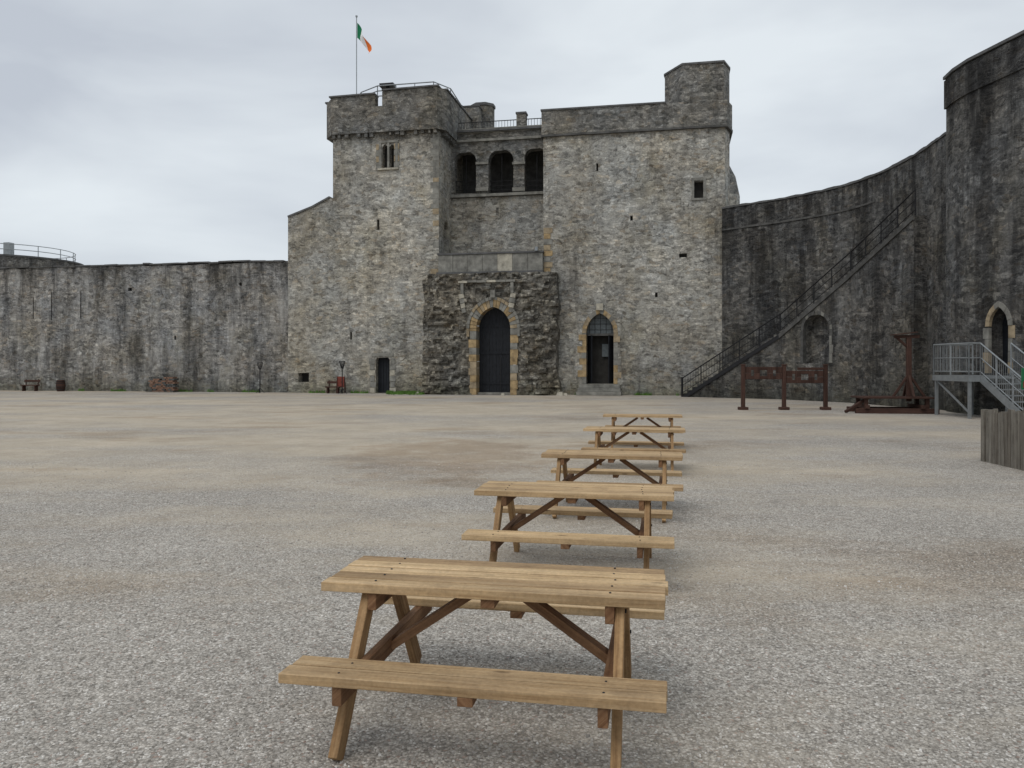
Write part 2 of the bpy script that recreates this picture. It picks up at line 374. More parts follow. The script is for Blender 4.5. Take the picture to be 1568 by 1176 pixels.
mb.prism(oc(.85),12,fz(740,166,8.5),'parapet'); mb.prism(oc(.93),fz(740,166,8.5),fz(740,162,8.5),'coping')
mb.box((fu(722,7.5),7.5,fz(722,192,7.5)),(1.5,1.6,2.2),'parapet'); mb.box((fu(722,7.5),7.5,fz(722,192,7.5)+1.15),(1.6,1.7,.1),'coping')
mb.obj('left_tower_battlement',castle)
mb=MB()
rp=[(fu(538,7),7),(fu(553,3),3),(fu(578,2.0),2.0),(fu(664,2.0),2.0),(fu(690,3.5),3.5),(fu(706,7),7),(fu(720,8.5),8.5)]
for (a,b) in zip(rp[:-1],rp[1:]):
    zt=20.85
    for zz in (zt,zt-.35,zt-.7): mb.tube((a[0],a[1],zz),(b[0],b[1],zz),.04,'steel')
    n=max(1,int(math.dist(a,b)/1.3))
    for i in range(n+1):
        t=i/n; x=a[0]+(b[0]-a[0])*t; y=a[1]+(b[1]-a[1])*t; mb.tube((x,y,18.3),(x,y,zt),.035,'steel')
mb.box((fu(594,3),3,21.15),(1.0,.7,.22),'iron'); mb.box((fu(594,3),3,19.9),(.2,.2,2.4),'iron')
mb.obj('roof_railing',castle)
# ---- recessed arcade bay
uR0=fu(832); uR1=fu(1110)
zg=fz(750,418,-1.2)
W=3.0
zt=fz(760,200,W); 
holes=[]
for a,b,top in ((696,729,234),(748,786,231),(803,838,228)):
    c=(fu(a,W)+fu(b,W))/2; hw=(fu(b,W)-fu(a,W))/2; z1=fz(a,top,W); z0=fz(a,297,W)
    holes.append(arch(c,hw,z0,z1-hw*.8,z1))
panel('arcade_wall',rect(uL2+.002,uR0+1,zg-.5,zt),holes,W,W+.7,'parapet',castle)
panel('lower_bay_wall',rect(uL2+.003,uR0+1,zg-.5,fz(760,302,W)),[rect(fu(760,W),fu(764,W),fz(760,330,W),fz(760,318,W))],W-.06,W-.002,'tower',castle)
mb=MB()
mb.box(((uL2+uR0)/2,6.2,(zg+zt)/2),(uR0-uL2+1.9,.3,zt-zg),'dledge')
mb.box(((uL2+uR0)/2,5,zt+.05),(uR0-uL2+1.5,4.2,.3),'ledge')
mb.box(((uL2+uR0)/2,5,fz(760,299,W)-.2),(uR0-uL2+1.5,2.3,.3),'ledge')
mb.box(((uL2+uR0)/2+.3,W-.12,fz(760,299,W)),(uR0-uL2+.6,.3,.18),'ledge')
mb.box(((uL2+uR0)/2+.3,W-.08,fz(760,214,W)),(uR0-uL2+.6,.2,.16),'ledge')
mb.box(((uL2+uR0)/2+.3,W-.10,zt+.02),(uR0-uL2+.6,.3,.14),'coping')
for px in (738.5,794.5):
    u=fu(px,W); 
    mb.box((u,W-.02,fz(px,250,W)),(.88,.20,.16),'ledge'); mb.box((u,W-.02,fz(px,290,W)),(.85,.20,.25),'ledge')
for px,hw in ((712,.74),(767,.82),(821,.77)):
    c=fu(px,W)
    mb.tube((c,W+.35,fz(px,297,W)),(c,W+.35,fz(px,236,W)),.025,'iron')
    for zz in range(3): mb.tube((c-hw,W+.35,fz(px,297,W)+.35+.3*zz),(c+hw,W+.35,fz(px,297,W)+.35+.3*zz),.02,'iron')
for zz in (fz(790,182,W),fz(790,199,W)): mb.tube((fu(700,W),W+.2,zz),(uR0+.6,W+.2,zz),.03,'iron')
nn=34
for i in range(nn):
    u=fu(705,W)+(uR0+.5-fu(705,W))*i/(nn-1); mb.tube((u,W+.2,zt),(u,W+.2,fz(790,182,W)),.018,'iron',4)
u=fu(798,W); mb.box((u,W+.25,fz(798,187,W)),(.62,.62,1.3),'parapet'); mb.box((u,W+.25,fz(798,173,W)),(.72,.72,.12),'coping')
mb.obj('arcade_details',castle)
mb=MB()
mb.box(((uL2+uR0)/2,1.0,zg-.15),(uR0-uL2-.02,4.0,.3),'ledge')
n=7; ub0=fu(671,-.3); ub1=fu(831,-.3); zq0=fz(750,416,-.3); zq1=fz(750,389,-.3)
for i in range(n):
    a=ub0+(ub1-ub0)*i/n; b=ub0+(ub1-ub0)*(i+1)/n
    mb.box(((a+b)/2,-.12+RU(-.02,.02),(zq0+zq1)/2),(b-a-.02,.36,zq1-zq0),'ledge' if i not in(4,) else 'ashlar')
mb.box(((ub0+ub1)/2,-.12,zq1+.07),(ub1-ub0+.1,.5,.11),'coping')
mb.box(((ub0+ub1)/2,-.2,zq0-.1),(ub1-ub0+.1,.7,.2),'coping')
mb.tube((fu(822,-.3),-.45,zq1+.1),(fu(822,-.3),-.45,zq1+.35),.12,'steel',8)
mb.obj('balcony_parapet',castle)
mb=MB()
for i in range(8):
    mb.box((uR0+.24+.06*(i%2),-.008,fz(840,418)+.15+.36*i),(.42+.14*(i%2),.04,.33),['ochre','buff','ledge'][i%3])
mb.obj('balcony_quoins',castle)
# ---- right tower
zR0=16.25; zR1=17.75
dc=fu(918.5); dz0=fz(918,588); dhw=(fu(940)-fu(897))/2
door=arch(dc,dhw,dz0,fz(918,510),fz(918,479))
win=rect(fu(1063),fu(1077),fz(1070,303),fz(1070,277))
sl=[rect(fu(913),fu(916),fz(915,262),fz(915,250)),rect(fu(965),fu(969),fz(967,338),fz(967,330)),rect(fu(1003),fu(1007),fz(1005,455),fz(1005,448)),rect(fu(1040),fu(1052),fz(1045,394),fz(1045,388))]
panel('right_tower_front_wall',[(uR0,-.3),(uR1,-.3),(uR1,zR0),(uR0,zR0)],[door,win]+sl,0,1.2,'tower',castle)
mb=MB()
mb.prism([(uR0,1.21),(uR1+.35,1.21),(uR1+.35,9),(uR0,9)],0,zR0,'tower')
mb.prism([(uR1+.002,.01),(uR1+.35,1.2),(uR1+.002,1.2)],0,zR0,'tower')
pa=uR0-.1;pb=uR1+.12
mb.prism([(pa,-.14),(pb,-.14),(pb+.38,1.1),(pb+.38,9),(pa,9)],zR0+.002,zR1,'parapet')
mb.prism([(pa-.05,-.2),(fu(1020,-.2),-.2),(fu(1020,-.2),9),(pa-.05,9)],zR1,zR1+.10,'coping')
mb.prism([(pa-.03,-.2),(pb+.03,-.2),(pb+.42,1.1),(pb+.42,9),(pa-.03,9)],zR0-.12,zR0+.001,'dledge')
tp=[(fu(1018,1.5),1.5),(fu(1045,-.1),-.1),(fu(1108,-.1),-.1),(fu(1117,1.2),1.2),(fu(1117,1.2),4.5),(fu(1018,1.5)+.3,4.5)]
mb.prism(tp,zR1-.1,20.0,'parapet')
cx=sum(p[0] for p in tp)/6; cy=sum(p[1] for p in tp)/6
mb.prism([(cx+(x-cx)*1.03,cy+(y-cy)*1.03) for x,y in tp],20.0,20.12,'coping')
rc=(uR1-.15,2.3)
cyl=lambda r,n=24:[(rc[0]+r*math.cos(2*math.pi*i/n),rc[1]+r*math.sin(2*math.pi*i/n)) for i in range(n)]
mb.prism(cyl(1.2),0,12.4,'tower'); mb.prism(cyl(1.2),12.4,13.6,'parapet',top=cyl(.95)); mb.prism(cyl(.95),13.6,14.6,'parapet',top=cyl(.45))
mb.obj('right_tower_body',castle)
mb=MB()
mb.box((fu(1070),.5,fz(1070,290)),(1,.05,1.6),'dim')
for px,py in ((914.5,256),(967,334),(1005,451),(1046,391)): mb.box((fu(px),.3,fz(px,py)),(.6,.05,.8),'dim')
for a in (1061,1079): mb.box((fu(a),-.012,fz(1070,290)),(.14,.05,1.25),'ledge')
mb.box((fu(1070),-.012,fz(1070,274)),(.9,.06,.16),'ledge'); mb.box((fu(1070),-.03,fz(1070,305)),(.9,.1,.12),'ledge')
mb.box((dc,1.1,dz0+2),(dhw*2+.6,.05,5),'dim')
zl=fz(918,512)
mb.box((dc,.45,zl),(dhw*2+.02,.12,.14),'dledge')
mb.box((dc,.5,zl+.8),(dhw*2+.1,.03,1.5),'glass')
for i in range(5): mb.box((dc-dhw+.35*i+.17,.47,zl+.7),(.03,.03,1.4),'iron')
for i in range(3): mb.box((dc,.47,zl+.3+.36*i),(dhw*2,.03,.03),'iron')
for s_ in (-1,1):
    r=Matrix.Rotation(s_*1.15,3,'Z'); mb.box((dc+s_*(dhw-.2),.62,dz0+(zl-dz0)/2),(.7,.06,zl-dz0-.08),'gatewood',r)
mb.box((dc+dhw*.35,.95,dz0+2.1),(.5,.03,.8),'glass')
mb.obj('right_tower_openings',castle)
def surround(mb,cu,a,zb,zs,za,t,w0,w1,mat,quoin=.0,nv=7,jh=.42):
    def arc(a_,za_):
        h=za_-zs; Rr=(a_*a_+h*h)/(2*a_); A=math.asin(min(1,h/Rr))
        return lambda k:(a_-Rr+Rr*math.cos(A*k),zs+Rr*math.sin(A*k))
    fi=arc(a,za); fo=arc(a+t,za+t*1.15)
    for s_ in (-1,1):
        for i in range(nv):
            k0=i/nv+.005;k1=(i+1)/nv-.005; j=RU(-.012,.012)
            q=[fi(k0),fo(k0),fo(k1),fi(k1)]
            mb.hexa([(cu+s_*x,w0+j,z) for x,z in q]+[(cu+s_*x,w1,z) for x,z in q],mat[int(R()*len(mat))])
        z=zb; i=0
        while z<zs-.05:
            h=min(jh*RU(.8,1.2),zs-z); tt=t+(quoin*RU(.5,1.3) if i%2 else RU(-.03,.03)); j=RU(-.012,.012)
            mb.box((cu+s_*(a+tt/2),(w0+j+w1)/2,z+h/2),(tt,w1-w0-j,h-.012),mat[int(R()*len(mat))]); z+=h; i+=1
mb=MB(); surround(mb,dc,dhw-.02,dz0,fz(918,510),fz(918,479)-.02,.26,-.03,.5,['ochre','ochre','buff','buff','ledge'],.22)
mb.box((dc,-.08,fz(918,470)),(.42,.16,.42),'ashlar')
for i in range(3): mb.box((dc,-.15-.17*i,dz0-.12-.22*i),(2.5+.12*i,.5+.34*i,.21),'ledge')
mb.obj('pointed_doorway_surround',castle)
# ---- gate block
w0=-1.2; gu0=fu(646,w0); gu1=fu(853,w0)
gc=fu(756,w0); ghw=(fu(782,w0)-fu(730,w0))/2; gzs=fz(756,503,w0); gza=fz(756,470,w0); t_=.5
oa=arch(gc,ghw+t_*.6,-1,gzs,gza+t_*.7,12)
def inside(pt,poly):
    x,y=pt;c=False;n=len(poly)
    for i in range(n):
        x1,y1=poly[i];x2,y2=poly[(i+1)%n]
        if (y1>y)!=(y2>y) and x<(x2-x1)*(y-y1)/(y2-y1)+x1: c=not c
    return c
bm=bmesh.new(); st=.10; nu=int((gu1-gu0)/st)+1; nz_=int(zg/st)+2
grid={}
def stone_relief(u,z):
    row=math.floor(z/.24+.6*noise.noise(Vector((u*.8,1,z*.5))))
    q=u/.42+row*.37+.5*noise.noise(Vector((u,row*3.1,2)))
    cell=math.floor(q); fr=q-cell
    h=noise.cell(Vector((cell*1.37+.5,row*2.11+.5,4.5)))
    return .13*(h-.5)+(.05 if fr<.14 else 0)
for i in range(nu+1):
    for j in range(nz_+1):
        u=gu0+(gu1-gu0)*i/nu; z=-.1+(zg+.1)*j/nz_
        p=Vector((u*.8,3.3,z*.8))
        d=.26*noise.fractal(p,1.1,2.1,3)+stone_relief(u,z)
        flare=.5*max(0,1-z/1.2)
        edge=min(u-gu0,gu1-u); d+= .30*max(0,1-edge/.5)
        near=max(0,1-abs(abs(u-gc)-ghw-.3)/.8) if z<gza+.6 else 0
        d*=1-.6*near
        uu=u
        if i in(0,nu): uu+=.20*noise.noise(Vector((i,7.3,z*.9)))+(-flare if i==0 else flare)*.4
        zz=z+(.06*noise.noise(Vector((u*3,0,9))) if j==nz_ else 0)
        grid[i,j]=bm.verts.new((uu,w0+d-flare*.4,zz))
for i in range(nu):
    for j in range(nz_):
        c=(gu0+(gu1-gu0)*(i+.5)/nu,-.1+(zg+.1)*(j+.5)/nz_)
        if not inside(c,oa): bm.faces.new((grid[i,j],grid[i+1,j],grid[i+1,j+1],grid[i,j+1]))
for v in [v for v in bm.verts if not v.link_faces]: bm.verts.remove(v)
be=[e for e in bm.edges if e.is_boundary]
r=bmesh.ops.extrude_edge_only(bm,edges=be)
for v in r['geom']:
    if isinstance(v,bmesh.types.BMVert): v.co.y=.0
bmesh.ops.recalc_face_normals(bm,faces=bm.faces)
uvl=bm.loops.layers.uv.new('UVMap')
for f in bm.faces:
    for l in f.loops: l[uvl].uv=(l.vert.co.x+(l.vert.co.y if abs(f.normal.x)>.7 else 0),l.vert.co.z)
me=bpy.data.meshes.new('gate_rubble_mass'); bm.to_mesh(me); bm.free(); me.materials.append(M['gate'])
link(bpy.data.objects.new('gate_rubble_mass',me),castle)
mb=MB()
surround(mb,gc,ghw,0,gzs,gza,.42,w0-.16,-.02,['ochre','ochre','ochre','buff','ledge'],.06,10,.45)
surround(mb,gc,ghw+.44,gzs-.5,gzs,gza+.46,.17,w0-.22,w0+.2,['ledge','ledge','buff'],.0,10,.45)
zh=fz(750,431,w0); uh0=fu(703,w0);uh1=fu(790,w0)
for i in range(6):
    a=uh0+(uh1-uh0)*i/6; mb.box((a+(uh1-uh0)/12,w0-.12,zh+RU(-.03,.03)),((uh1-uh0)/6-.02,.36,.13),'ledge' if i%3 else 'ashlar')
for s_,u in ((-1,uh0+.25),(1,uh1-.2)):
    mb.box((u,w0-.10,zh-.42),(.18,.34,.65),'ledge')
    for k in range(4): mb.box((u+s_*(.05-.05*k),w0-.08,zh-.9-.30*k),(.36-.04*k+RU(-.05,.05),.32,.27),'ledge' if k%2 else 'ashlar',Matrix.Rotation(s_*.25,3,'Y'))
mb.box((gc,w0-.22,gza+.78),(.28,.28,.45),'ledge')
mb.obj('gate_arch_surround',castle)
mb=MB()
for i in range(10): mb.box((gc-ghw+.11+ghw*2/10*i,-.5+.02*(i%2),gza/2),(ghw*2/10-.012,.08,gza+.2),'gatewood')
for zz in (.7,2.6,4.3): mb.box((gc,-.57,zz),(ghw*2,.03,.1),'gatewood')
for i in range(9):
    for j in range(9): mb.box((gc-ghw+.22+ghw*2/10*i,-.57,.35+.5*j),(.04,.04,.04),'iron')
mb.box((gc+.3,-.57,1.25),(.05,.05,2.2),'iron')
mb.box((gc,-.75,.08),(ghw*2,.5,.12),'ledge')
mb.obj('gate_doors',castle)
# ---- left curtain wall
cw=empty('curtain_wall',(0,OY,0),-TH)
ucl=fu(-700)
topz=8.85
sl=[rect(fu(a),fu(b),fz(a,c),fz(a,d)) for a,b,c,d in ((191,197,445,440),(362,366,437,432),(262,265,520,514))]
sl+=[[(fu(a)-.05,fz(a,b_)),(fu(a)+.05,fz(a,b_)),(fu(a)+.06,fz(a,t0)),(fu(a)-.03,fz(a,t0-3))] for a,b_,t0 in ((45,488,456),(73,490,448),(118,488,447))]
out=[(ucl,-.3),(ucl,topz+.1)]+jag([(ucl,topz+.1),(fu(115),topz),(fu(300),topz-.05),(uL0+.0,topz+.05)],.6,.06)[1:]+[(uL0-.002,-.3)]
panel('curtain_face',out,sl,.35,2.2,'curtain',cw)
mb=MB()
x=ucl
while x<uL0-.5:
    l=RU(.5,1.3); l=min(l,uL0-x-.01); mb.box((x+l/2,1.2+RU(-.05,.05),topz+.07+RU(-.05,.05)),(l-.02,1.9,.10),'coping' if R()<.7 else 'dledge',Matrix.Rotation(RU(-.02,.02),3,'Y')); x+=l
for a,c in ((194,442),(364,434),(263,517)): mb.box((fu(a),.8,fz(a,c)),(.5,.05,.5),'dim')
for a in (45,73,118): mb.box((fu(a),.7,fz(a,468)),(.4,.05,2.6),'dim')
mb.obj('curtain_coping',cw)
rt=empty('round_tower',(0,OY,0),-TH)
rcn=(fu(8,5),5.6); Rr_=5.15
circ=lambda r,n=48:[(rcn[0]+r*math.cos(2*math.pi*i/n),rcn[1]+r*math.sin(2*math.pi*i/n)) for i in range(n)]
mb=MB(); mb.prism(circ(Rr_),8.0,10.0,'curtain'); mb.prism(circ(4.7),-.2,8.0,'curtain') if 0 else None
mb.prism(circ(Rr_+.06),10.0,10.13,'coping')
mb.obj('drum',rt)
mb=MB()
pts=circ(Rr_-.6,30)
for i in range(30):
    a,b=pts[i],pts[(i+1)%30]
    for zz in (11.0,10.6): mb.tube((*a,zz),(*b,zz),.03,'steel')
    if i%2==0: mb.tube((*a,10.1),(*a,11.0),.03,'steel')
mb.box((rcn[0]+2.6,2.6,10.6),(.5,.5,1.1),'steel')
mb.obj('tower_railing',rt)
mb=MB(); mb.prism([(rcn[0]+(Rr_-.02)*math.cos(2*math.pi*i/48),max(2.21,rcn[1]+(Rr_-.02)*math.sin(2*math.pi*i/48))) for i in range(48)],-.2,7.99,'curtain'); mb.obj('drum_base',rt)
# ---------------------------------------------------------------- right curtain wall (world frame)
rw=empty('curtain_wall')
def catmull(p,n=6):
    o=[]
    for i in range(len(p)-1):
        a=Vector(p[max(0,i-1)]);b=Vector(p[i]);c=Vector(p[i+1]);d=Vector(p[min(len(p)-1,i+2)])
        for j in range(n):
            t=j/n; o.append(tuple(.5*((2*b)+(c-a)*t+(2*a-5*b+4*c-d)*t*t+(3*b-a-3*c+d)*t**3)))
    o.append(tuple(p[-1])); return o
def ribbon(name,pts,z0,z1,th,mat,parent,off=0,amp=.04):
    n=len(pts);mb=MB()
    nor=[]
    for i in range(n):
        a=Vector(pts[max(0,i-1)]);b=Vector(pts[min(n-1,i+1)]);d=(b-a).normalized(); nor.append(Vector((-d.y,d.x)))
    acc=[0]
    for i in range(1,n): acc.append(acc[-1]+math.dist(pts[i],pts[i-1]))
    for i in range(n):
        p=Vector(pts[i])-nor[i]*off; q=p+nor[i]*th; zz=z1+RU(-amp,amp)
        mb.v+=[(p.x,p.y,z0),(p.x,p.y,zz),(q.x,q.y,zz),(q.x,q.y,z0)]
    for i in range(n-1):
        a=4*i;b=4*i+4
        for s0,s1 in((0,1),(1,2),(2,3),(3,0)):
            mb.face([a+s0,b+s0,b+s1,a+s1],mat,[(acc[i],mb.v[a+s0][2]+(s0>1)),(acc[i+1],mb.v[b+s0][2]+(s0>1)),(acc[i+1],mb.v[b+s1][2]+(s1>1)),(acc[i],mb.v[a+s1][2]+(s1>1))])
    mb.face([0,1,2,3],mat); e=4*n-4; mb.face([e,e+3,e+2,e+1],mat)
    return mb.obj(name,parent)
base=[(12.6,48.2),(13.9,46.8),(15.6,45.0),(17.3,42.3),(18.0,39.3),(18.05,36),(17.75,33.5),(17.5,31.6)]
cp=catmull(base,8)
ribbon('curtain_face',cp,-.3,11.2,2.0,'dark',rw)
ribbon('string_course',cp[:32],9.9,10.0,.1,'dledge',rw,off=.05,amp=.02)
ribbon('coping',cp,11.21,11.32,2.1,'coping',rw,off=.05,amp=.03)
ct=empty('corner_tower')
tA=[(17.35,32.1),(17.2,31.2),(17.2,30.2)]
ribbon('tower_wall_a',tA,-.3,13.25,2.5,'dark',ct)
A=Vector((17.2,30.2));B=Vector((17.75,27.2)); d=(B-A); Ld=d.length; d.normalize(); ang=math.atan2(d.y,d.x)
mat_=Matrix.Translation((A.x,A.y,0))@Matrix.Rotation(ang,4,'Z')
sd=1.42
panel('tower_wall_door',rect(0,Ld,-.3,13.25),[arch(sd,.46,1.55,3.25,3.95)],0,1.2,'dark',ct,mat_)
mb=MB(); surround(mb,sd,.45,1.55,3.25,3.94,.18,-.03,.10,['buff','ledge','ledge'],.1,5)
mb.box((sd,.6,2.8),(1.2,.06,2.8),'gatewood')
mb.obj('tower_doorway',ct,matrix=mat_)
tC=catmull([(17.75,27.2),(18.8,25.1),(20.8,23.3),(24,22.3)],5)
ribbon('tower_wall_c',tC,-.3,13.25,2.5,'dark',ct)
allp=[(17.35,32.15),(17.2,31.2),(17.2,30.2),(17.75,27.2)]+tC[1:]
ribbon('tower_coping',allp,13.26,13.37,2.2,'coping',ct,off=.1,amp=.01)
ribbon('tower_parapet_course',allp,12.08,13.2,.2,'dark',ct,off=.06,amp=.0)
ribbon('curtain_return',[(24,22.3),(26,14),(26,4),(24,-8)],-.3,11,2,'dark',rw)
# ---------------------------------------------------------------- stone staircase
ss=empty('stone_staircase')
SP=[((9.9,46.75),0.0),((14.45,43.4),3.5),((16.55,39.4),6.3),((17.3,34.6),8.3)]
rail=MB()
for si in range(3):
    (a,za),(b,zb_)=SP[si],SP[si+1]
    a=Vector(a);b=Vector(b);L=(b-a).length;ang=math.atan2((b-a).y,(b-a).x)
    m=Matrix.Translation((a.x,a.y,0))@Matrix.Rotation(ang,4,'Z')
    n=round((zb_-za)/.19)
    pts=[(0.0,-.2),(L,-.2)]
    top=[]
    for i in range(n):
        top+=[(L*i/n,za+(zb_-za)*(i+1)/n),(L*(i+1)/n,za+(zb_-za)*(i+1)/n)]
    pts+=top[::-1]
    hs=[]
    if si==1:
        kk=(1250-CX)/F
        tt=(kk*a.y-a.x)/((b-a).x-kk*(b-a).y)*L
        Y=a.y+(b-a).y*tt/L
        zs_=CH+(HY-505)/F*Y; za_=CH+(HY-482)/F*Y; zbb=CH+(HY-556)/F*Y
        hs=[arch(tt,.85,zbb,zs_,za_)]
    panel('stair_flight',pts,hs,0,1.15 if si<2 else .8,'dark',ss,m)
    if hs:
        q=MB()
        q.box((tt,.75,3),(2.2,.3,4.5),'dark')
        surround(q,tt,.84,zbb,zs_,za_,.16,-.03,.2,['dledge','dledge','ledge'],.05,6)
        q.obj('niche',ss,matrix=m)
    def T(x,z,y=.08): return tuple(m@Vector((x,y,z)))
    zr=lambda x:za+(zb_-za)*x/L
    rail.tube(T(0,za+1.1),T(L,zb_+1.1),.035,'iron'); rail.tube(T(0,za+.25),T(L,zb_+.25),.02,'iron'); rail.tube(T(0,za+.68),T(L,zb_+.68),.02,'iron')
    k=int(L/1.1)
    for i in range(k+1):
        x=L*i/k; rail.tube(T(x,zr(x)),T(x,zr(x)+1.15),.03,'iron')
    k=int(L/.16)
    if si==0:
        for i in range(k):
            x=L*i/k; rail.tube(T(x,zr(x)+.25),T(x,zr(x)+1.1),.011,'iron',4)
    q=MB(); q.beam(T(0,za-.10,-.03),T(L,zb_-.10,-.03),.08,.20,'dledge' if si else 'iron',wood=False); q.obj('stair_string',ss)
rail.tube((9.9,46.8,0),(9.9,46.8,1.15),.05,'iron')
rail.obj('stair_railing',ss)
# ---------------------------------------------------------------- metal staircase
ms=empty('metal_access_staircase')
mb=MB(); dz=1.5; x0,x1=15.7,17.15; y0,y1=27.6,29.9
mb.box(((x0+x1)/2,(y0+y1)/2,dz-.05),(x1-x0,y1-y0,.06),'steel')
for yy in (y0,y1): mb.box(((x0+x1)/2,yy,dz-.12),(x1-x0+.06,.06,.2),'steel')
for xx in (x0,x1): mb.box((xx,(y0+y1)/2,dz-.12),(.06,y1-y0,.2),'steel')
for xx in (x0+.05,x1-.1):
    for yy in (y0+.05,y1-.1): mb.box((xx,yy,(dz-.1)/2),(.09,.09,dz-.1),'steel')
mb.beam((x0+.05,y0+.05,.2),(x0+.05,y1-.1,1.3),.05,.05,'steel')
def railrun(a,b,h=1.1,bars=.12):
    a=Vector(a);b=Vector(b);L=(b-a).length
    for hh,r in((h,.028),(h*.55,.016),(.12,.018)): mb.tube(a+Vector((0,0,hh)),b+Vector((0,0,hh)),r,'steel')
    n=max(1,round(L/1.1))
    for i in range(n+1):
        p=a+(b-a)*i/n; mb.tube(p,p+Vector((0,0,h)),.028,'steel')
    n=int(L/bars)
    for i in range(1,n):
        p=a+(b-a)*i/n; mb.tube(p+Vector((0,0,.12)),p+Vector((0,0,h)),.008,'steel',4)
railrun((x0,y0,dz),(x0,y1,dz)); railrun((x0,y1,dz),(x1,y1,dz)); railrun((x0,y0,dz),(x0+.4,y0,dz))
ye=24.9; sx0,sx1=x0+.4,x1
for xx in (sx0,sx1):
    mb.beam((xx,y0,dz-.1),(xx,ye,-.02),.05,.24,'steel'); 
    railrun((xx,y0,dz),(xx,ye,.1))
n=8
for i in range(n):
    t=(i+.5)/n; mb.box(((sx0+sx1)/2,y0+(ye-y0)*t,dz*(1-t)),(sx1-sx0,.27,.04),'steel')
mb.obj('steel_stair',ms)
# ---------------------------------------------------------------- pillory
def rotz(a): return Matrix.Rotation(a,3,'Z')
mb=MB(); X=[0,1.68,3.38]
for x in X:
    mb.box((x,0,.92),(.15,.15,1.84),'darkwood',wood=True); mb.box((x,0,.06),(.36,.36,.12),'darkwood',wood=True); mb.box((x,0,1.86),(.18,.18,.05),'darkwood')
for a,b,zl in ((0,1,1.52),(1,2,1.36)):
    xa,xb=X[a]+.09,X[b]-.09; L=xb-xa
    for dz_ in (.13,-.13):
        segs=[(0,.16),(.24,.40),(.60,.76),(.84,1.0)]
        for s0,s1 in segs: mb.box((xa+L*(s0+s1)/2,0,zl+dz_),(L*(s1-s0),.07,.25),'darkwood',wood=True)
        for s0,s1 in ((.16,.24),(.40,.60),(.76,.84)):
            mb.box((xa+L*(s0+s1)/2,0,zl+dz_*1.45),(L*(s1-s0)+.004,.066,.13),'darkwood',wood=True)
mb.box((X[2]-.55,0,1.70),(1.2,.07,.1),'darkwood',wood=True)
o=mb.obj('pillory',None,bevel=.01); o.location=(9.55,33.2,0); o.rotation_euler=(0,0,-.02)
# ---------------------------------------------------------------- wooden gallows platform
mb=MB()
for yy in(-.6,.6): mb.beam((-1.5,yy,.10),(1.5,yy,.10),.18,.2,'darkwood')
for xx in (-1.1,.9): mb.beam((xx,-.8,.26),(xx,.8,.26),.16,.14,'darkwood')
for i in range(9): mb.box((0,-.64+.16*i,.60),(2.7,.14,.06),'darkwood',wood=True)
for xx in(-1.1,1.1):
    for yy in(-.55,.55): mb.box((xx,yy,.38),(.14,.14,.4),'darkwood')
mb.box((.62,0,1.7),(.17,.17,2.5),'darkwood',wood=True)
for e in ((.05,0,.62),(1.2,0,.62),(.62,.6,.62),(.62,-.6,.62)): mb.beam((.62,0,1.5),e,.09,.09,'darkwood')
mb.beam((.1,0,2.95),(1.0,0,2.95),.14,.12,'darkwood'); mb.beam((.62,0,2.5),(.2,0,2.9),.09,.09,'darkwood'); mb.beam((.0,0,3.02),(.9,0,3.12),.4,.04,'darkwood')
mb.tube((.15,0,2.9),(.15,0,2.3),.015,'iron')
mb.beam((-1.9,-.75,.06),(-.9,-.3,.62),.12,.1,'darkwood')
o=mb.obj('wooden_gallows_platform',None,bevel=.01); o.location=(14.75,31.2,0); o.rotation_euler=(0,0,-.15)
# ---------------------------------------------------------------- paling fence
mb=MB()
def fence(a,b):
    a=Vector((*a,0));b=Vector((*b,0));L=(b-a).length;d=(b-a)/L;n=int(L/.105);ang=math.atan2(d.y,d.x)
    for i in range(n):
        p=a+d*(i+.5)*.105; h=1.0+RU(-.05,.05)
        mb.box((p.x,p.y,h/2),(.088,.028,h),'oldwood',Matrix.Rotation(ang,3,'Z')@Matrix.Rotation(RU(-.03,.03),3,'Y'),wood=True)
    nn=Vector((-d.y,d.x,0))*.05
    for z in(.3,.78): mb.beam(a+nn+Vector((0,0,z)),b+nn+Vector((0,0,z)),.04,.08,'oldwood')
    for i in range(int(L/1.6)+1):
        p=a+d*min(L,i*1.6)+nn*1.8; mb.box((p.x,p.y,.5),(.1,.1,1.0),'oldwood',wood=True)
fence((9.04,15.3),(8.85,12.2)); fence((9.1,15.35),(13.5,15.9))
mb.obj('paling_fence',None)
mb=MB(); mb.box((0,0,.75),(.06,.06,1.5),'signgreen'); mb.box((0,-.04,1.5),(.32,.03,.55),'signgreen'); mb.box((0,-.06,1.35),(.26,.01,.16),'redboard')
o=mb.obj('information_sign',None); o.location=(13.2,20.6,0)
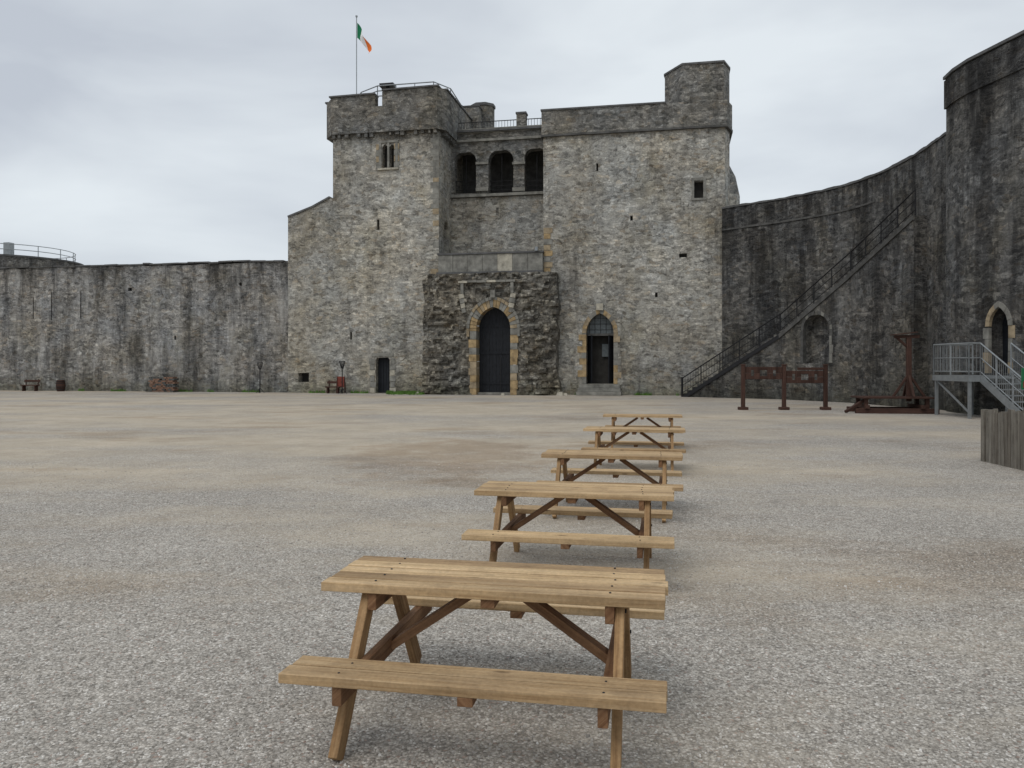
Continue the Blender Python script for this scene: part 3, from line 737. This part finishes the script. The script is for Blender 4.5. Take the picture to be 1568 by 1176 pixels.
# ---------------------------------------------------------------- picnic tables
def picnic(loc,rz,idx):
    mb=MB(); L=1.735; t=.74
    def bolt(x,y,z): mb.tube((x,y,z-.004),(x,y,z+.003),.007,'iron',8)
    for i in range(5):
        w=.6/5; yy=-.3+w*(i+.5); mb.box((RU(-.006,.006),yy,t-.0225+RU(-.002,.002)),(L+RU(-.012,.012),w-.011,.045),'pine',Matrix.Rotation(RU(-.0015,.0015),3,'Z'),wood=True)
        for x in (-.60,.60): bolt(x+RU(-.01,.01),yy+.02,t+.001)
    for s in(-1,1):
        for i in range(2):
            w=.125; yy=s*(.50+w*(i+.5)); mb.box((RU(-.006,.006),yy,.44-.0225+RU(-.0015,.0015)),(L+RU(-.01,.01),w-.010,.045),'pine',wood=True)
            for x in (-.60,.60): bolt(x+RU(-.01,.01),yy,.441)
        x=s*.60
        mb.beam((x,-.28,.65),(x,.28,.65),.045,.09,'pineleg')
        mb.beam((x,-.73,.35),(x,.73,.35),.045,.09,'pineleg')
        for k in(-1,1):
            mb.beam((x+s*.047,k*.17,.693),(x+s*.047,k*.63,.012),.095,.045,'pinemid',up=(1,0,0))
            for q in ((.20,.65),(.41,.35)): mb.tube((x+s*.068,k*q[0],q[1]),(x+s*.078,k*q[0],q[1]),.011,'iron',8)
        mb.beam((s*.10,0,.67),(s*.585,0,.34),.09,.045,'pineleg')
        mb.beam((0,s*.505,.375),(0,s*.745,.375),.07,.04,'pineleg')
    mb.beam((0,-.28,.67),(0,.28,.67),.07,.045,'pineleg')
    o=mb.obj('picnic_table' if idx==0 else 'picnic_table.%03d'%idx,None,bevel=.005)
    o.location=(*loc,0); o.rotation_euler=(0,0,rz); return o
for i,(x,y,rz) in enumerate([(-.07,4.24,-.185),(.57,7.25,-.19),(1.27,10.15,-.20),(2.16,14.15,-.19),(2.92,18.0,-.17)]): picnic((x,y),rz,i)
# ---------------------------------------------------------------- flag
fl=empty('irish_flag',(0,OY,0),-TH)
w_=3.0; fx=fu(546,w_)
mb=MB(); mb.tube((fx,w_,18.4),(fx,w_,fz(546,26,w_)),.035,'steel',8); mb.tube((fx,w_,fz(546,26,w_)),(fx,w_,fz(546,24,w_)),.08,'steel',8); mb.obj('flagpole',fl)
NS,NTt=18,8; mb=MB(); zt_=fz(546,35,w_)
for i in range(NS+1):
    for j in range(NTt+1):
        s_=i/NS;t=j/NTt
        x=fx+.05+.86*s_+.12*math.sin(s_*7+t*3)*s_+.10*t*s_; z=zt_-1.0*t*(1-.25*s_)-1.6*s_**1.1+.05*math.sin(s_*9+t*5); y=w_+.22*math.sin(s_*8+t*2.5)*s_**.5
        mb.v.append((x,y,z))
for i in range(NS):
    for j in range(NTt):
        a=i*(NTt+1)+j; mb.face([a,a+1,a+NTt+2,a+NTt+1],['flag_g','flag_w','flag_o'][i*3//NS])
mb.obj('flag_cloth',fl,smooth=True)
# ---------------------------------------------------------------- small yard things by the walls
def W3(px,w): 
    u=fu(px,w); return (u*C_+w*S_, OY-u*S_+w*C_)
mb=MB()
for r in range(9):
    for i in range(8):
        if R()<.12 and r>6: continue
        mb.box((-.84+.235*i+(.1 if r%2 else 0)+RU(-.02,.02),RU(-.04,.04),.06+.115*r),(.215,.5,.10),'brick' if R()<.6 else 'dledge',rotz(RU(-.05,.05)))
mb.box((0,0,.0),(2.1,.9,.08),'oldwood')
o=mb.obj('stacked_brick_pile',None); x,y=W3(250,-.6); o.location=(x,y,0); o.rotation_euler=(0,0,-TH)
def brazier(px,w,h,name):
    mb=MB(); mb.tube((0,0,0),(0,0,h*.8),.035,'iron')
    for a in range(3):
        A_=a*2.09; mb.tube((0,0,.35),(.3*math.cos(A_),.3*math.sin(A_),0),.025,'iron')
    for k in range(8):
        A_=k*math.pi/4; mb.tube((.06*math.cos(A_),.06*math.sin(A_),h*.78),(.2*math.cos(A_),.2*math.sin(A_),h),.02,'iron',4)
        B_=A_+math.pi/4; mb.tube((.2*math.cos(A_),.2*math.sin(A_),h),(.2*math.cos(B_),.2*math.sin(B_),h),.025,'iron',4)
        mb.tube((.13*math.cos(A_),.13*math.sin(A_),h*.89),(.13*math.cos(B_),.13*math.sin(B_),h*.89),.018,'iron',4)
    o=mb.obj(name,None); x,y=W3(px,w); o.location=(x,y,0)
brazier(398,-.8,2.0,'iron_torch_stand'); brazier(524,-.9,2.1,'iron_torch_stand.001')
mb=MB(); mb.box((0,0,.75),(.5,.05,.7),'redboard'); 
for s_ in(-1,1): mb.beam((s_*.24,0,1.1),(s_*.26,.3,0),.05,.05,'darkwood'); mb.beam((s_*.24,0,1.1),(s_*.26,-.2,0),.05,.05,'darkwood')
o=mb.obj('easel_notice_board',None); x,y=W3(522,-.5); o.location=(x,y,0)
def bench(px,w,L,name):
    mb=MB(); mb.box((0,0,.42),(L,.34,.07),'darkwood',wood=True); mb.box((0,.2,.72),(L,.05,.16),'darkwood',wood=True)
    for s_ in(-1,1): mb.box((s_*(L/2-.15),0,.2),(.08,.3,.4),'darkwood'); mb.box((s_*(L/2-.15),.19,.6),(.07,.05,.5),'darkwood')
    o=mb.obj(name,None,bevel=.008); x,y=W3(px,w); o.location=(x,y,0); o.rotation_euler=(0,0,-TH)
bench(46,-.6,1.3,'wooden_bench'); bench(510,-.7,1.0,'wooden_bench.001')
def barrel(px,w,name):
    mb=MB(); n=16
    prof=[(.24,0),(.29,.2),(.31,.4),(.29,.6),(.24,.8)]
    for (r0,z0),(r1,z1) in zip(prof[:-1],prof[1:]):
        c=lambda r:[(r*math.cos(2*math.pi*i/n),r*math.sin(2*math.pi*i/n)) for i in range(n)]
        mb.prism(c(r0),z0,z1,'darkwood',top=c(r1))
    for z in(.12,.3,.55,.7): mb.prism([(.318*math.cos(2*math.pi*i/n),.318*math.sin(2*math.pi*i/n)) for i in range(n)],z,z+.035,'iron')
    o=mb.obj(name,None); x,y=W3(px,w); o.location=(x,y,0)
barrel(93,-.5,'wooden_barrel')
mb=MB()
for px,w,s_ in ((858,-1.4,.28),(866,-1.2,.18),(770,-1.9,.16),(640,-1.2,.2)):
    x,y=W3(px,w); 
    c=[(x+s_*RU(.8,1.1)*math.cos(a),y+s_*RU(.8,1.1)*math.sin(a)) for a in [k*1.047 for k in range(6)]]
    mb.prism(c,0,s_*.8,'ashlar',top=[(x+(p-x)*.6,y+(q-y)*.6) for p,q in c])
mb.obj('fallen_stones',None)
mb=MB()
def blade(x,y,h):
    a=RU(0,6.28); dx,dy=.03*math.cos(a),.03*math.sin(a); lx,ly=RU(-.06,.06),RU(-.06,.06)
    b=len(mb.v); mb.v+=[(x-dx,y-dy,0),(x+dx,y+dy,0),(x+lx,y+ly,h)]; mb.face([b,b+1,b+2],'grass')
for _ in range(9000):
    px=RU(592,650); w=-.05-abs(random.gauss(0,.7))
    if noise.noise(Vector((px*.12,w*1.8,3)))<-.15: continue
    x,y=W3(px,w); blade(x,y,RU(.05,.22))
for _ in range(4200):
    px=RU(120,1040); w=-.03-abs(random.gauss(0,.10))+(.35 if px<441 else 0)
    if noise.noise(Vector((px*.03,0,0)))<.08 or 650<px<880: continue
    x,y=W3(px,w); blade(x,y,RU(.05,.25))
mb.obj('grass',None)
# ---------------------------------------------------------------- ground & gravel
me=bpy.data.meshes.new('ground'); G=1500
me.from_pydata([(-G,-G,0),(G,-G,0),(G,G,0),(-G,G,0)],[],[(0,1,2,3)]); me.materials.append(M['ground']); link(bpy.data.objects.new('ground',me))
V=[];Fc=[]
for _ in range(30000):
    y=2.2+13*R()**1.6; x=RU(-.72,.72)*y; s_=RU(.0035,.009)*(1.6 if R()<.04 else 1)
    b=len(V); r0=RU(0,3)
    ring=[(x+s_*RU(.8,1.2)*math.cos(r0+k*1.2566),y+s_*RU(.7,1.1)*math.sin(r0+k*1.2566)) for k in range(5)]
    V+=[(p,q,-.001) for p,q in ring]; V+=[(x+(p-x)*.65,y+(q-y)*.65,s_*RU(.6,1.0)) for p,q in ring]
    for k in range(5): Fc.append((b+k,b+(k+1)%5,b+5+(k+1)%5,b+5+k))
    Fc.append(tuple(b+5+k for k in range(5)))
me=bpy.data.meshes.new('gravel'); me.from_pydata(V,[],Fc); me.materials.append(M['pebble']); link(bpy.data.objects.new('gravel',me))
# ---------------------------------------------------------------- sky & sun
w=bpy.data.worlds.new('World'); S.world=w; w.use_nodes=True; nt=w.node_tree; n=nt.nodes; l=nt.links
bg=n['Background']; bg.inputs[1].default_value=.1
sky=n.new('ShaderNodeTexSky'); sky.sky_type='NISHITA'; sky.sun_disc=False; sky.sun_elevation=math.radians(55); sky.sun_rotation=math.radians(215)
tc=n.new('ShaderNodeTexCoord'); mp=n.new('ShaderNodeMapping'); mp.inputs['Scale'].default_value=(1.6,1.6,5.0); mp.inputs['Location'].default_value=(.3,.1,0); l.new(tc.outputs['Generated'],mp.inputs['Vector'])
no=n.new('ShaderNodeTexNoise'); no.inputs['Scale'].default_value=1.2; no.inputs['Detail'].default_value=5; no.inputs['Roughness'].default_value=.5; no.inputs['Distortion'].default_value=.3; l.new(mp.outputs[0],no.inputs['Vector'])
sx=n.new('ShaderNodeSeparateXYZ'); l.new(tc.outputs['Generated'],sx.inputs[0])
ad=n.new('ShaderNodeMath'); ad.operation='MULTIPLY_ADD'; ad.inputs[1].default_value=.24; l.new(sx.outputs[0],ad.inputs[0]); l.new(no.outputs['Fac'],ad.inputs[2])
rp_=n.new('ShaderNodeValToRGB'); l.new(ad.outputs[0],rp_.inputs[0]); e=rp_.color_ramp.elements
e[0].position=.30; e[0].color=(.52,.56,.62,1); e[1].position=.62; e[1].color=(.76,.81,.845,1)
sc=n.new('ShaderNodeVectorMath'); sc.operation='SCALE'; sc.inputs[3].default_value=10.7; l.new(rp_.outputs[0],sc.inputs[0])
mx=n.new('ShaderNodeMix'); mx.data_type='RGBA'; mx.inputs[0].default_value=.92; l.new(sky.outputs[0],mx.inputs[6]); l.new(sc.outputs[0],mx.inputs[7])
l.new(mx.outputs[2],bg.inputs[0])
sl_=bpy.data.lights.new('sun','SUN'); sl_.energy=1.2; sl_.angle=math.radians(35); sl_.color=(1,.95,.88)
so=bpy.data.objects.new('sun',sl_); link(so)
el=math.radians(55); az=math.radians(215)
dv=Vector((math.sin(az)*math.cos(el),math.cos(az)*math.cos(el),math.sin(el)))
so.rotation_euler=dv.to_track_quat('Z','Y').to_euler()
# ---------------------------------------------------------------- camera
cam=bpy.data.cameras.new('camera'); cam.lens=F/1568*36; cam.sensor_width=36; cam.shift_y=-29/1568; cam.clip_end=5000; cam.clip_start=.05
co=bpy.data.objects.new('camera',cam); co.location=(0,0,CH); co.rotation_euler=(math.radians(90),0,0); link(co); S.camera=co
S.view_settings.view_transform='Standard'; S.view_settings.look='None'; S.view_settings.exposure=0
